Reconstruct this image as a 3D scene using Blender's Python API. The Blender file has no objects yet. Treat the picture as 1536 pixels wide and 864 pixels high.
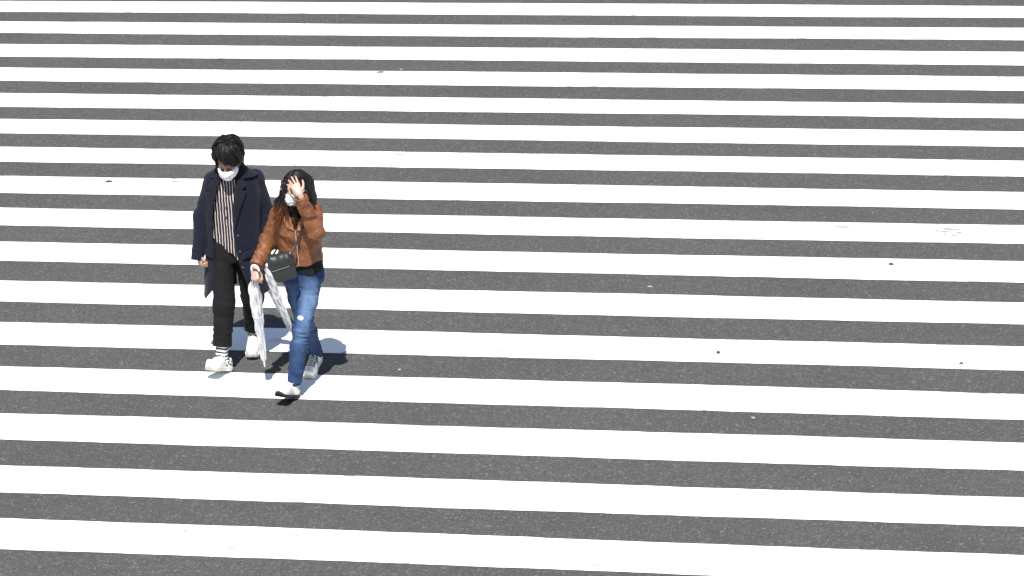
import bpy, math, random
import numpy as np
from mathutils import Vector, Matrix

random.seed(7)
rng = np.random.default_rng(11)
SC = bpy.context.scene
COL = SC.collection
R = math.radians

# ------------------------------------------------------------------ scene, light, camera
CAM_H = 7.59
PITCH, ROLL, YAW = 0.343322, -0.0381736, -0.1761296
FOCAL = 4350.0                      # in pixels of a 1536 px wide frame
TH = R(15.9)                        # the walkers' frame: -y looks at the overpass
SUN_EL, SUN_AZ = R(61.0), R(11.0)   # azimuth of the light's travel, clockwise from the walkers' +y

# ------------------------------------------------------------------ numpy field modelling
V3 = lambda *a: np.array(a, dtype=float)
def unit(v):
    v = np.asarray(v, float); return v / np.linalg.norm(v)
def smin(a, b, k):
    if k <= 0: return np.minimum(a, b)
    h = np.clip(0.5 + 0.5 * (b - a) / k, 0, 1)
    return b * (1 - h) + a * h - k * h * (1 - h)
def smax(a, b, k): return -smin(-a, -b, k)
def cone(P, a, b, ra, rb):
    a = np.asarray(a, float); b = np.asarray(b, float)
    ba = b - a; L2 = ba @ ba
    pa = P - a
    t = np.clip(pa @ ba / max(L2, 1e-12), 0, 1)
    d = np.sqrt(((pa - t[:, None] * ba) ** 2).sum(1))
    return d - (ra + (rb - ra) * t)
def ell(P, c, r):
    p = P - np.asarray(c); r = np.asarray(r, float)
    k0 = np.sqrt(((p / r) ** 2).sum(1)); k1 = np.sqrt(((p / (r * r)) ** 2).sum(1)) + 1e-9
    return k0 * (k0 - 1) / k1
def chain(P, pts, rs, k=0.02):
    d = None
    for i in range(len(pts) - 1):
        e = cone(P, pts[i], pts[i + 1], rs[i], rs[i + 1])
        d = e if d is None else smin(d, e, k)
    return d
def stack(P, rows, rot=0.0, e=2.4):
    """rows: (z, cx, cy, half width, half depth), a smooth upright body section by section"""
    rows = sorted(rows); z = [r[0] for r in rows]
    zz = P[:, 2]
    cx, cy, w, dd = (np.interp(zz, z, [r[i] for r in rows]) for i in (1, 2, 3, 4))
    X = P[:, 0] - cx; Y = P[:, 1] - cy
    c, s = math.cos(rot), math.sin(rot)
    X, Y = c * X + s * Y, -s * X + c * Y
    q = (np.abs(X / w) ** e + np.abs(Y / dd) ** e) ** (1 / e)
    D = (q - 1) * np.minimum(w, dd)
    return np.maximum(D, np.maximum(zz - z[-1], z[0] - zz))
def poly2(px, py, pts):
    """signed distance to a polygon, negative inside"""
    pts = np.asarray(pts, float); n = len(pts)
    d = np.full(px.shape, 1e9); s = np.ones(px.shape)
    for i in range(n):
        a = pts[i]; b = pts[i - 1]
        ex, ey = b - a; wx = px - a[0]; wy = py - a[1]
        t = np.clip((wx * ex + wy * ey) / (ex * ex + ey * ey + 1e-12), 0, 1)
        d = np.minimum(d, (wx - ex * t) ** 2 + (wy - ey * t) ** 2)
        c1 = py >= a[1]; c2 = py < b[1]; c3 = ex * wy > ey * wx
        flip = (c1 & c2 & c3) | (~c1 & ~c2 & ~c3)
        s = np.where(flip, -s, s)
    return s * np.sqrt(d)
def vnoise(Q):
    i = np.floor(Q); f = Q - i; f = f * f * (3 - 2 * f)
    def h(o):
        v = np.sin((i[:, 0] + o[0]) * 127.1 + (i[:, 1] + o[1]) * 311.7 + (i[:, 2] + o[2]) * 74.7) * 43758.5453
        return v - np.floor(v)
    r = 0
    for a in (0, 1):
        for b in (0, 1):
            for c in (0, 1):
                w = (f[:, 0] if a else 1 - f[:, 0]) * (f[:, 1] if b else 1 - f[:, 1]) * (f[:, 2] if c else 1 - f[:, 2])
                r = r + w * h((a, b, c))
    return r
def fold(P, axis, fa, fb, seed=0.0):
    """creases: noise that changes fast along axis and slowly across it (-0.5..0.5)"""
    axis = unit(axis); s = P @ axis
    Q = P * fb + axis[None] * (s * (fa - fb))[:, None] + seed
    n = vnoise(Q)
    return (1 - np.abs(2 * n - 1)) - 0.5
def near(P, c, r):
    return np.exp(-((P - np.asarray(c)) ** 2).sum(1) / (r * r))

def local(P, c, r, f):
    """evaluate a costly field only near its centre"""
    dist = np.sqrt(((P - np.asarray(c)) ** 2).sum(1))
    out = dist - r * 0.8
    m = dist < r
    if m.any(): out[m] = f(P[m])
    return out
def evaluate(f, lo, hi, h, margin=2.6):
    lo = np.asarray(lo, float); hi = np.asarray(hi, float)
    B = 4; H = B * h
    n = np.ceil((hi - lo) / H).astype(int) + 1
    g = [lo[i] + H * (np.arange(n[i]) + 0.5) - h * 0.5 for i in range(3)]
    C = np.stack(np.meshgrid(*g, indexing='ij'), -1).reshape(-1, 3)
    D = f(C).reshape(n)
    act = np.abs(D) < H * margin
    out = np.repeat(np.repeat(np.repeat(D, B, 0), B, 1), B, 2).astype(np.float64)
    I = np.argwhere(act)
    o = np.stack(np.meshgrid(*[np.arange(B)] * 3, indexing='ij'), -1).reshape(-1, 3)
    ch = 6000
    for s in range(0, len(I), ch):
        J = (I[s:s + ch, None, :] * B + o[None]).reshape(-1, 3)
        out[J[:, 0], J[:, 1], J[:, 2]] = f(lo + J * h)
    return out
def nets(V, lo, h):
    S = V < 0
    S8 = [S[a:S.shape[0] - 1 + a, b:S.shape[1] - 1 + b, c:S.shape[2] - 1 + c] for a in (0, 1) for b in (0, 1) for c in (0, 1)]
    cnt = sum(s.astype(np.int8) for s in S8)
    act = (cnt > 0) & (cnt < 8)
    I = np.argwhere(act)
    idx = np.full(act.shape, -1, dtype=np.int64); idx[tuple(I.T)] = np.arange(len(I))
    acc = np.zeros((len(I), 3)); num = np.zeros(len(I))
    cor = [(a, b, c) for a in (0, 1) for b in (0, 1) for c in (0, 1)]
    val = {c: V[I[:, 0] + c[0], I[:, 1] + c[1], I[:, 2] + c[2]] for c in cor}
    for a in cor:
        for ax in range(3):
            if a[ax] == 0:
                b = list(a); b[ax] = 1; b = tuple(b)
                va, vb = val[a], val[b]
                m = (va < 0) != (vb < 0)
                t = np.where(m, va / np.where(m, va - vb, 1), 0)
                p = np.tile(np.array(a, float), (len(I), 1)); p[:, ax] += t
                acc += np.where(m[:, None], p, 0); num += m
    verts = np.asarray(lo) + (I + acc / num[:, None]) * h
    faces = []
    for ax in range(3):
        b, c = (ax + 1) % 3, (ax + 2) % 3
        sl0 = [slice(None)] * 3; sl1 = [slice(None)] * 3
        sl0[ax] = slice(0, -1); sl1[ax] = slice(1, None)
        s0 = S[tuple(sl0)]; s1 = S[tuple(sl1)]
        E = np.argwhere(s0 != s1)
        E = E[(E[:, b] > 0) & (E[:, c] > 0) & (E[:, b] < act.shape[b]) & (E[:, c] < act.shape[c])]
        def cell(db, dc):
            J = E.copy(); J[:, b] -= db; J[:, c] -= dc
            return idx[J[:, 0], J[:, 1], J[:, 2]]
        q = np.stack([cell(1, 1), cell(0, 1), cell(0, 0), cell(1, 0)], 1)
        neg = ~s0[E[:, 0], E[:, 1], E[:, 2]]
        q[neg] = q[neg][:, ::-1]
        faces.append(q[(q >= 0).all(1)])
    return verts, np.concatenate(faces)

def mesh_obj(name, verts, faces, mat, parent=None, col=None, smooth=True):
    me = bpy.data.meshes.new(name)
    me.from_pydata(np.asarray(verts).tolist(), [], [list(map(int, f)) for f in faces])
    if col is not None:
        at = me.color_attributes.new('col', 'FLOAT_COLOR', 'POINT')
        c4 = np.ones((len(verts), 4)); c4[:, :3] = col
        at.data.foreach_set('color', c4.ravel())
    me.polygons.foreach_set('use_smooth', [smooth] * len(me.polygons))
    me.materials.append(mat)
    me.update()
    o = bpy.data.objects.new(name, me); COL.objects.link(o)
    if parent is not None: o.parent = parent
    return o
def field(name, f, lo, hi, h, mat, parent, cf=None):
    D = evaluate(f, lo, hi, h)
    v, q = nets(D, lo, h)
    c = None
    if cf is not None:
        c = cf(v) if callable(cf) else np.tile(np.array(cf, float), (len(v), 1))
    return mesh_obj(name, v, q, mat, parent, c)

class MB:
    """collects tubes, boxes and lofts into one mesh"""
    def __init__(s): s.v = []; s.f = []; s.c = []
    def add(s, v, f, c=None):
        n = len(s.v); s.v += [tuple(x) for x in v]; s.f += [[i + n for i in q] for q in f]
        if c is None: c = [(0.5, 0.5, 0.5)] * len(v)
        s.c += list(c)
    def tube(s, pts, rs, n=8, flat=1.0, col=None, cap=True, up=None):
        pts = [np.asarray(p, float) for p in pts]; m = len(pts)
        if np.isscalar(rs): rs = [rs] * m
        V = []; prev = None
        for i, p in enumerate(pts):
            t = unit(pts[min(i + 1, m - 1)] - pts[max(i - 1, 0)])
            if prev is None:
                a = np.array([0, 0, 1.0]) if up is None else np.asarray(up, float)
                if abs(t @ a) > 0.95: a = np.array([1.0, 0, 0])
                a = unit(a - t * (a @ t))
            else:
                a = unit(prev - t * (prev @ t))
            prev = a; b = np.cross(t, a)
            for k in range(n):
                w = 2 * math.pi * k / n
                V.append(p + rs[i] * (math.cos(w) * a * flat + math.sin(w) * b))
        F = []
        for i in range(m - 1):
            for k in range(n):
                k2 = (k + 1) % n
                F.append([i * n + k, i * n + k2, (i + 1) * n + k2, (i + 1) * n + k])
        if cap:
            F.append(list(range(n))[::-1]); F.append([(m - 1) * n + k for k in range(n)])
        C = None
        if col is not None:
            C = []
            for i in range(m):
                cc = col[i] if isinstance(col, list) else col
                C += [tuple(cc)] * n
        s.add(V, F, C)
    def build(s, name, mat, parent=None, smooth=True, color=False):
        return mesh_obj(name, np.array(s.v), s.f, mat, parent, np.array(s.c) if color else None, smooth)

# ------------------------------------------------------------------ materials
def new_mat(name):
    m = bpy.data.materials.new(name); m.use_nodes = True
    nt = m.node_tree; b = nt.nodes['Principled BSDF']
    return m, nt, b
def ramp(nt, fac, stops):
    r = nt.nodes.new('ShaderNodeValToRGB')
    e = r.color_ramp.elements
    e[0].position, e[0].color = stops[0][0], (*stops[0][1], 1)
    e[1].position, e[1].color = stops[-1][0], (*stops[-1][1], 1)
    for p, c in stops[1:-1]:
        x = e.new(p); x.color = (*c, 1)
    nt.links.new(fac, r.inputs[0]); return r.outputs[0]
def noise(nt, scale, detail=4, rough=0.6, vec=None, dist=0.0):
    n = nt.nodes.new('ShaderNodeTexNoise'); n.inputs['Scale'].default_value = scale
    n.inputs['Detail'].default_value = detail; n.inputs['Roughness'].default_value = rough
    n.inputs['Distortion'].default_value = dist
    if vec is not None: nt.links.new(vec, n.inputs['Vector'])
    return n.outputs[0]
def obj_coord(nt, scale=(1, 1, 1)):
    t = nt.nodes.new('ShaderNodeTexCoord'); mp = nt.nodes.new('ShaderNodeMapping')
    mp.inputs['Scale'].default_value = scale
    nt.links.new(t.outputs['Object'], mp.inputs['Vector']); return mp.outputs[0]
def mixc(nt, fac, a, b, mode='MIX'):
    m = nt.nodes.new('ShaderNodeMix'); m.data_type = 'RGBA'; m.blend_type = mode
    for sock, x in ((m.inputs[0], fac), (m.inputs[6], a), (m.inputs[7], b)):
        if hasattr(x, 'links'): nt.links.new(x, sock)
        elif isinstance(x, tuple): sock.default_value = (*x, 1)
        else: sock.default_value = x
    return m.outputs[2]
def bump(nt, b, h, strength, dist):
    n = nt.nodes.new('ShaderNodeBump'); n.inputs['Strength'].default_value = strength
    n.inputs['Distance'].default_value = dist
    nt.links.new(h, n.inputs['Height']); nt.links.new(n.outputs[0], b.inputs['Normal'])
def cloth(name, rough=0.85, var=0.35, vscale=14, weave=900, sheen=0.0, spec=0.3, bstr=0.25, scale=(1, 1, 1)):
    """colour from the mesh's own dye, worn unevenly, with a fine weave"""
    m, nt, b = new_mat(name)
    a = nt.nodes.new('ShaderNodeAttribute'); a.attribute_name = 'col'
    oc = obj_coord(nt, scale)
    n = noise(nt, vscale, 5, 0.65, oc)
    lo, hi = 1 - var, 1 + var
    k = ramp(nt, n, [(0.3, (lo, lo, lo)), (0.7, (hi, hi, hi))])
    nt.links.new(mixc(nt, 1.0, a.outputs['Color'], k, 'MULTIPLY'), b.inputs['Base Color'])
    b.inputs['Roughness'].default_value = rough
    b.inputs['Specular IOR Level'].default_value = spec
    b.inputs['Sheen Weight'].default_value = sheen
    w = noise(nt, weave, 2, 0.5, oc)
    bump(nt, b, w, bstr, 0.002)
    return m

M = {}
def skin_mat():
    m, nt, b = new_mat('skin')
    a = nt.nodes.new('ShaderNodeAttribute'); a.attribute_name = 'col'
    n = noise(nt, 60, 4, 0.6, obj_coord(nt))
    k = ramp(nt, n, [(0.3, (0.9, 0.86, 0.85)), (0.7, (1.06, 1.04, 1.04))])
    nt.links.new(mixc(nt, 1.0, a.outputs['Color'], k, 'MULTIPLY'), b.inputs['Base Color'])
    b.inputs['Roughness'].default_value = 0.5
    b.inputs['Subsurface Weight'].default_value = 0.12
    b.inputs['Subsurface Radius'].default_value = (0.012, 0.005, 0.003)
    b.inputs['Subsurface Scale'].default_value = 0.6
    return m
def hair_mat():
    m, nt, b = new_mat('hair')
    a = nt.nodes.new('ShaderNodeAttribute'); a.attribute_name = 'col'
    n = noise(nt, 55, 5, 0.7, obj_coord(nt, (2.2, 2.2, 0.5)))
    k = ramp(nt, n, [(0.3, (0.5, 0.5, 0.5)), (0.72, (1.7, 1.6, 1.5))])
    nt.links.new(mixc(nt, 1.0, a.outputs['Color'], k, 'MULTIPLY'), b.inputs['Base Color'])
    b.inputs['Roughness'].default_value = 0.45
    b.inputs['Specular IOR Level'].default_value = 0.22
    return m
def plain(name, c, rough=0.5, metal=0.0, spec=0.5, var=0.15, vs=40):
    m, nt, b = new_mat(name)
    n = noise(nt, vs, 4, 0.6, obj_coord(nt))
    nt.links.new(ramp(nt, n, [(0.3, tuple(x * (1 - var) for x in c)), (0.7, tuple(min(1, x * (1 + var)) for x in c))]), b.inputs['Base Color'])
    b.inputs['Roughness'].default_value = rough; b.inputs['Metallic'].default_value = metal
    b.inputs['Specular IOR Level'].default_value = spec
    return m
def shirt_mat():
    m, nt, b = new_mat('striped_shirt_cloth')
    oc = obj_coord(nt)
    w = nt.nodes.new('ShaderNodeTexWave'); w.wave_type = 'BANDS'; w.bands_direction = 'X'
    w.inputs['Scale'].default_value = 1.0 / 0.0195 * 0.31416    # one band each 19.5 mm
    w.inputs['Distortion'].default_value = 1.7; w.inputs['Detail'].default_value = 2
    w.inputs['Detail Scale'].default_value = 1.2
    nt.links.new(oc, w.inputs['Vector'])
    c = ramp(nt, w.outputs['Fac'], [(0.74, (0.006, 0.0055, 0.007)), (0.90, (0.56, 0.47, 0.455))])
    n = noise(nt, 30, 4, 0.6, oc)
    k = ramp(nt, n, [(0.3, (0.8, 0.8, 0.8)), (0.7, (1.1, 1.1, 1.1))])
    nt.links.new(mixc(nt, 1.0, c, k, 'MULTIPLY'), b.inputs['Base Color'])
    b.inputs['Roughness'].default_value = 0.8
    return m
def vinyl_mat():
    m, nt, b = new_mat('clear_vinyl')
    n = noise(nt, 28, 5, 0.65, obj_coord(nt, (1, 1, 0.35)))
    nt.links.new(ramp(nt, n, [(0.32, (0.62, 0.62, 0.635)), (0.60, (0.90, 0.90, 0.905))]), b.inputs['Base Color'])
    b.inputs['Roughness'].default_value = 0.25
    b.inputs['Transmission Weight'].default_value = 0.25
    b.inputs['IOR'].default_value = 1.3
    b.inputs['Specular IOR Level'].default_value = 0.6
    return m
def asphalt_mat():
    m, nt, b = new_mat('asphalt')
    oc = obj_coord(nt)
    big = noise(nt, 0.55, 4, 0.55, oc)
    mid = noise(nt, 7.0, 5, 0.65, oc)
    base = ramp(nt, big, [(0.3, (0.0605, 0.0596, 0.0581)), (0.7, (0.0705, 0.0695, 0.0670))])
    k2 = ramp(nt, mid, [(0.25, (0.93, 0.93, 0.93)), (0.75, (1.06, 1.06, 1.06))])
    c = mixc(nt, 1.0, base, k2, 'MULTIPLY')
    v = nt.nodes.new('ShaderNodeTexVoronoi'); v.inputs['Scale'].default_value = 105; nt.links.new(oc, v.inputs['Vector'])
    sep = nt.nodes.new('ShaderNodeSeparateColor'); nt.links.new(v.outputs['Color'], sep.inputs[0])
    stone = ramp(nt, sep.outputs[0], [(0.0, (0.62, 0.62, 0.63)), (0.45, (0.95, 0.95, 0.95)), (0.88, (1.10, 1.10, 1.10)), (0.99, (2.3, 2.3, 2.25))])
    c = mixc(nt, 0.75, c, mixc(nt, 1.0, c, stone, 'MULTIPLY'))
    v2 = nt.nodes.new('ShaderNodeTexVoronoi'); v2.inputs['Scale'].default_value = 46; nt.links.new(oc, v2.inputs['Vector'])
    sep2 = nt.nodes.new('ShaderNodeSeparateColor'); nt.links.new(v2.outputs['Color'], sep2.inputs[0])
    st2 = ramp(nt, sep2.outputs[1], [(0.0, (0.90, 0.90, 0.90)), (0.5, (1.0, 1.0, 1.0)), (0.975, (1.04, 1.04, 1.04)), (0.997, (1.9, 1.9, 1.85))])
    c = mixc(nt, 0.6, c, mixc(nt, 1.0, c, st2, 'MULTIPLY'))
    nt.links.new(c, b.inputs['Base Color'])
    b.inputs['Roughness'].default_value = 0.9; b.inputs['Specular IOR Level'].default_value = 0.25
    bump(nt, b, v.outputs['Distance'], 0.4, 0.005)
    return m
def paint_mat():
    m, nt, b = new_mat('road_paint')
    oc = obj_coord(nt)
    big = noise(nt, 0.5, 3, 0.5, oc)
    c = ramp(nt, big, [(0.35, (0.80, 0.80, 0.80)), (0.60, (0.80, 0.80, 0.775)), (0.75, (0.79, 0.785, 0.74))])
    # grime: faint broad smears, rarer thin scuffs and chips down to the asphalt
    sm = noise(nt, 4.5, 8, 0.72, obj_coord(nt, (0.6, 1.2, 1)))
    c = mixc(nt, 1.0, c, ramp(nt, sm, [(0.30, (0.36, 0.36, 0.345)), (0.37, (0.50, 0.50, 0.48)), (0.43, (1, 1, 1))]), 'MULTIPLY')
    sc = noise(nt, 14, 7, 0.78, obj_coord(nt, (0.45, 1.2, 1)), 1.5)
    ms = noise(nt, 0.33, 2, 0.5, oc)
    mk = nt.nodes.new('ShaderNodeMath'); mk.operation = 'MULTIPLY'
    f1 = nt.nodes.new('ShaderNodeMapRange'); f1.inputs[1].default_value = 0.60; f1.inputs[2].default_value = 0.70
    f2 = nt.nodes.new('ShaderNodeMapRange'); f2.inputs[1].default_value = 0.52; f2.inputs[2].default_value = 0.64
    nt.links.new(sc, f1.inputs[0]); nt.links.new(ms, f2.inputs[0])
    nt.links.new(f1.outputs[0], mk.inputs[0]); nt.links.new(f2.outputs[0], mk.inputs[1])
    c = mixc(nt, mk.outputs[0], c, (0.30, 0.30, 0.29))
    tc = nt.nodes.new('ShaderNodeTexCoord')
    for x, y, rr, st in ((-0.39, 22.44, 0.26, 0.95), (-4.0, 22.49, 0.32, 0.7), (-2.5, 22.46, 0.30, 0.6), (-2.05, 25.75, 0.40, 0.6), (-1.5, 22.45, 0.30, 0.5), (-4.35, 21.70, 0.25, 0.5)):
        vd = nt.nodes.new('ShaderNodeVectorMath'); vd.operation = 'DISTANCE'
        nt.links.new(tc.outputs['Object'], vd.inputs[0]); vd.inputs[1].default_value = (x, y, 0.004)
        m1 = nt.nodes.new('ShaderNodeMapRange'); m1.inputs[1].default_value = rr; m1.inputs[2].default_value = rr * 0.3; m1.inputs[4].default_value = st
        nt.links.new(vd.outputs['Value'], m1.inputs[0])
        m2 = nt.nodes.new('ShaderNodeMapRange'); m2.inputs[1].default_value = 0.51 if st < 0.9 else 0.44; m2.inputs[2].default_value = 0.57 if st < 0.9 else 0.52
        nt.links.new(sc, m2.inputs[0])
        mm = nt.nodes.new('ShaderNodeMath'); mm.operation = 'MULTIPLY'
        nt.links.new(m1.outputs[0], mm.inputs[0]); nt.links.new(m2.outputs[0], mm.inputs[1])
        c = mixc(nt, mm.outputs[0], c, (0.20, 0.20, 0.195))
    nt.links.new(c, b.inputs['Base Color'])
    b.inputs['Roughness'].default_value = 0.75; b.inputs['Specular IOR Level'].default_value = 0.3
    bump(nt, b, noise(nt, 160, 3, 0.6, oc), 0.25, 0.003)
    return m

M['skin'] = skin_mat(); M['hair'] = hair_mat()
M['wool'] = cloth('navy_wool', 0.92, 0.22, 9, 700, sheen=0.05, spec=0.2)
M['cotton'] = cloth('cotton', 0.88, 0.18, 18, 900, spec=0.25)
M['denim'] = cloth('denim', 0.85, 0.22, 26, 1100, spec=0.25, scale=(1, 1, 0.35))
M['suede'] = cloth('brown_leather', 0.6, 0.30, 22, 130, spec=0.4, bstr=0.45)
M['shoe'] = cloth('shoe_leather', 0.55, 0.06, 30, 500, spec=0.4, bstr=0.1)
M['mask'] = cloth('mask_paper', 0.9, 0.04, 40, 900, spec=0.2, bstr=0.1)
M['shirt'] = shirt_mat(); M['vinyl'] = vinyl_mat()
M['asphalt'] = asphalt_mat(); M['paint'] = paint_mat()
M['white_plastic'] = plain('white_plastic', (0.74, 0.74, 0.75), 0.3, var=0.04)
M['steel'] = plain('steel', (0.55, 0.55, 0.56), 0.3, 1.0, var=0.05)
M['black_leather'] = plain('black_leather', (0.012, 0.0135, 0.013), 0.5, var=0.3)
M['black_rubber'] = plain('black_rubber', (0.012, 0.012, 0.013), 0.7, var=0.2)
M['white_rubber'] = plain('white_rubber', (0.50, 0.49, 0.43), 0.6, var=0.08)
M['lace'] = plain('lace', (0.60, 0.60, 0.58), 0.85, var=0.06)
M['dark_lace'] = plain('dark_lace', (0.03, 0.03, 0.035), 0.85, var=0.06)
M['dark_button'] = plain('dark_button', (0.02, 0.02, 0.03), 0.3, var=0.06)
M['dark_stone'] = plain('dark_stone', (0.04, 0.037, 0.035), 0.85, var=0.4, vs=200)
M['paper'] = plain('paper', (0.27, 0.27, 0.26), 0.8, var=0.08, vs=200)

def tag(o, label=None, cat=None, group=None, kind=None):
    for k, v in (('label', label), ('category', cat), ('group', group), ('kind', kind)):
        if v: o[k] = v
    return o
def empty(name, loc, rz=0):
    o = bpy.data.objects.new(name, None); COL.objects.link(o)
    o.location = loc; o.rotation_euler = (0, 0, rz); o.empty_display_size = 0.2
    return o

# ------------------------------------------------------------------ the road and its crossing
def build_road():
    S = 400.0
    road = mesh_obj('road', [(-S, -S, 0), (S, -S, 0), (S, S, 0), (-S, S, 0)], [[0, 1, 2, 3]], M['asphalt'])
    tag(road, kind='structure')
    # painted edges as they lie, far to near: (far edge, near edge) at x = -10 and x = +1
    A = [29.825, 29.335, 28.92, 28.448, 28.005, 27.512, 27.095, 26.611, 26.169, 25.704, 25.29, 24.822, 24.408,
         23.954, 23.526, 23.053, 22.637, 22.172, 21.755, 21.271, 20.812, 20.338, 19.886, 19.41, 18.966, 18.502,
         18.084, 17.62, 17.182, 16.737, 16.325, 15.875]
    k = [(A[i], A[i + 1]) for i in range(0, 32, 2)]
    k = [(A[0] + 0.9 * i, A[1] + 0.9 * i) for i in (2, 1)] + k + [(A[-2] - 0.9 * i, A[-1] - 0.9 * i) for i in (1, 2)]
    for far, nearer in k:
        xs = np.arange(-19.0, 9.01, 0.06)
        def edge(y):
            n = sum(np.sin(xs * w + random.uniform(0, 6.3)) * a for w, a in ((0.5, 0.006), (1.3, 0.004), (4.1, 0.002), (11, 0.0015)))
            return y + n + rng.normal(0, 0.0009, len(xs))
        ya, yb = edge(far), edge(nearer)
        V = [(x, y, 0.004) for x, y in zip(xs, yb)] + [(x, y, 0.004) for x, y in zip(xs, ya)]
        n = len(xs)
        F = [[i, i + 1, n + i + 1, n + i] for i in range(n - 1)]
        mesh_obj('crosswalk_stripe', V, F, M['paint'], road, smooth=False)
    return road
build_road()

# ------------------------------------------------------------------ body pieces
def frame(fwd, up):
    f = unit(fwd); u = unit(np.asarray(up, float) - f * (np.asarray(up, float) @ f))
    return np.stack([np.cross(f, u), f, u])          # rows: side, forward, up
def head_field(P, c, Fm):
    q = (P - c) @ Fm.T
    d = ell(q, (0, -0.012, 0.035), (0.076, 0.096, 0.086))
    d = smin(d, cone(q, (0, 0.038, 0.005), (0, 0.068, -0.088), 0.062, 0.030), 0.03)
    s = q.copy(); s[:, 0] = np.abs(s[:, 0])
    d = smin(d, cone(s, (0.047, 0.012, -0.040), (0.012, 0.070, -0.098), 0.026, 0.018), 0.025)
    d = smin(d, cone(s, (0.040, 0.078, -0.022), (0.045, 0.055, -0.03), 0.018, 0.02), 0.02)      # cheek
    d = smin(d, cone(s, (0.012, 0.091, 0.022), (0.045, 0.076, 0.020), 0.010, 0.010), 0.012)     # brow
    d = smax(d, -ell(s, (0.032, 0.108, 0.002), (0.018, 0.018, 0.011)), 0.01)                    # socket
    d = smin(d, ell(s, (0.031, 0.080, 0.002), (0.014, 0.013, 0.011)), 0.003)                    # eye
    d = smin(d, cone(q, (0, 0.094, 0.010), (0, 0.116, -0.034), 0.008, 0.011), 0.012)            # nose
    d = smin(d, ell(s, (0.010, 0.104, -0.040), (0.010, 0.010, 0.008)), 0.006)
    d = smin(d, ell(q, (0, 0.093, -0.064), (0.024, 0.010, 0.005)), 0.004)                       # lips
    d = smin(d, ell(q, (0, 0.092, -0.073), (0.020, 0.011, 0.006)), 0.004)
    e = ell(s, (0.080, -0.008, -0.008), (0.011, 0.020, 0.032))                                  # ear
    e = smax(e, -ell(s, (0.090, -0.002, -0.004), (0.008, 0.011, 0.018)), 0.004)
    return smin(d, e, 0.008)
def head_paint(P, c, Fm, base, col):
    q = (P - c) @ Fm.T; s = q.copy(); s[:, 0] = np.abs(s[:, 0])
    inh = np.sqrt((q ** 2).sum(1)) < 0.17
    def put(m, cc): col[m & inh] = cc
    frontal = q[:, 1] > 0.06
    put(frontal & (((s[:, 0] - 0.031) / 0.016) ** 2 + ((q[:, 2] - 0.002) / 0.0065) ** 2 < 1), (0.55, 0.52, 0.50))
    put(frontal & (((s[:, 0] - 0.031) / 0.007) ** 2 + ((q[:, 2] - 0.002) / 0.007) ** 2 < 1), (0.012, 0.008, 0.006))
    put(frontal & (np.abs(q[:, 2] - 0.011 + 4 * (s[:, 0] - 0.031) ** 2) < 0.002) & (np.abs(s[:, 0] - 0.031) < 0.018), (0.02, 0.012, 0.01))
    put(frontal & (np.abs(q[:, 2] - 0.027 + 6 * (s[:, 0] - 0.03) ** 2) < 0.004) & (np.abs(s[:, 0] - 0.033) < 0.022), (0.02, 0.014, 0.01))
    put((q[:, 1] > 0.085) & (((q[:, 0]) / 0.025) ** 2 + ((q[:, 2] + 0.069) / 0.010) ** 2 < 1), (0.36, 0.14, 0.12))
    return col
def hand_field(P, wrist, *a, **k):
    return local(P, wrist, 0.28, lambda Q: hand_raw(Q, wrist, *a, **k))
def hand_raw(P, wrist, f, back, side, curls, spread, thumb, s=1.0, thumb_curl=0.5):
    """palm, four unequal fingers with three joints each and a thumb from the side of the palm"""
    f = unit(f); back = unit(np.asarray(back, float) - f * (np.asarray(back, float) @ f))
    sd = np.cross(f, back)
    if sd @ np.asarray(side, float) < 0: sd = -sd
    w = np.asarray(wrist, float)
    kn = [(0.030, 0.088), (0.010, 0.092), (-0.010, 0.086), (-0.028, 0.077)]
    ln = [0.070, 0.078, 0.073, 0.057]; rad = [0.0088, 0.0090, 0.0085, 0.0075]
    d = None; fingers = []
    for i, (a, b) in enumerate(kn):
        K = w + s * (a * sd + b * f)
        e = cone(P, w + s * (a * 0.45 * sd + 0.010 * f), K, 0.0165 * s, 0.0118 * s)
        d = e if d is None else smin(d, e, 0.014 * s)
        fi = math.cos(spread[i]) * f + math.sin(spread[i]) * sd
        ang = 0; p = K; c = None
        for j, fr in enumerate((0.46, 0.30, 0.24)):
            ang += curls[i][j]
            di = math.cos(ang) * fi - math.sin(ang) * back
            q = p + s * ln[i] * fr * di
            r0 = rad[i] * (1 - 0.09 * j) * s; r1 = rad[i] * (1 - 0.09 * (j + 1)) * s
            e = cone(P, p, q, r0, r1)
            c = e if c is None else smin(c, e, 0.003)
            p = q
        fingers.append(c)
    for c in fingers: d = smin(d, c, 0.004 * s)
    tb = w + s * (0.022 * sd + 0.022 * f - 0.006 * back)
    t = unit(thumb[0] * f + thumb[1] * sd + thumb[2] * back)
    p1 = tb + s * 0.040 * t
    t2 = unit(t + thumb_curl * (f * 0.8 - sd * 0.5)); p2 = p1 + s * 0.032 * t2
    t3 = unit(t2 + thumb_curl * (f * 0.5 - sd * 0.5)); p3 = p2 + s * 0.026 * t3
    th = smin(cone(P, tb, p1, 0.0145 * s, 0.0105 * s), cone(P, p1, p2, 0.0100 * s, 0.0090 * s), 0.004)
    th = smin(th, cone(P, p2, p3, 0.0092 * s, 0.0072 * s), 0.003)
    return smin(d, th, 0.008 * s)

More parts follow.
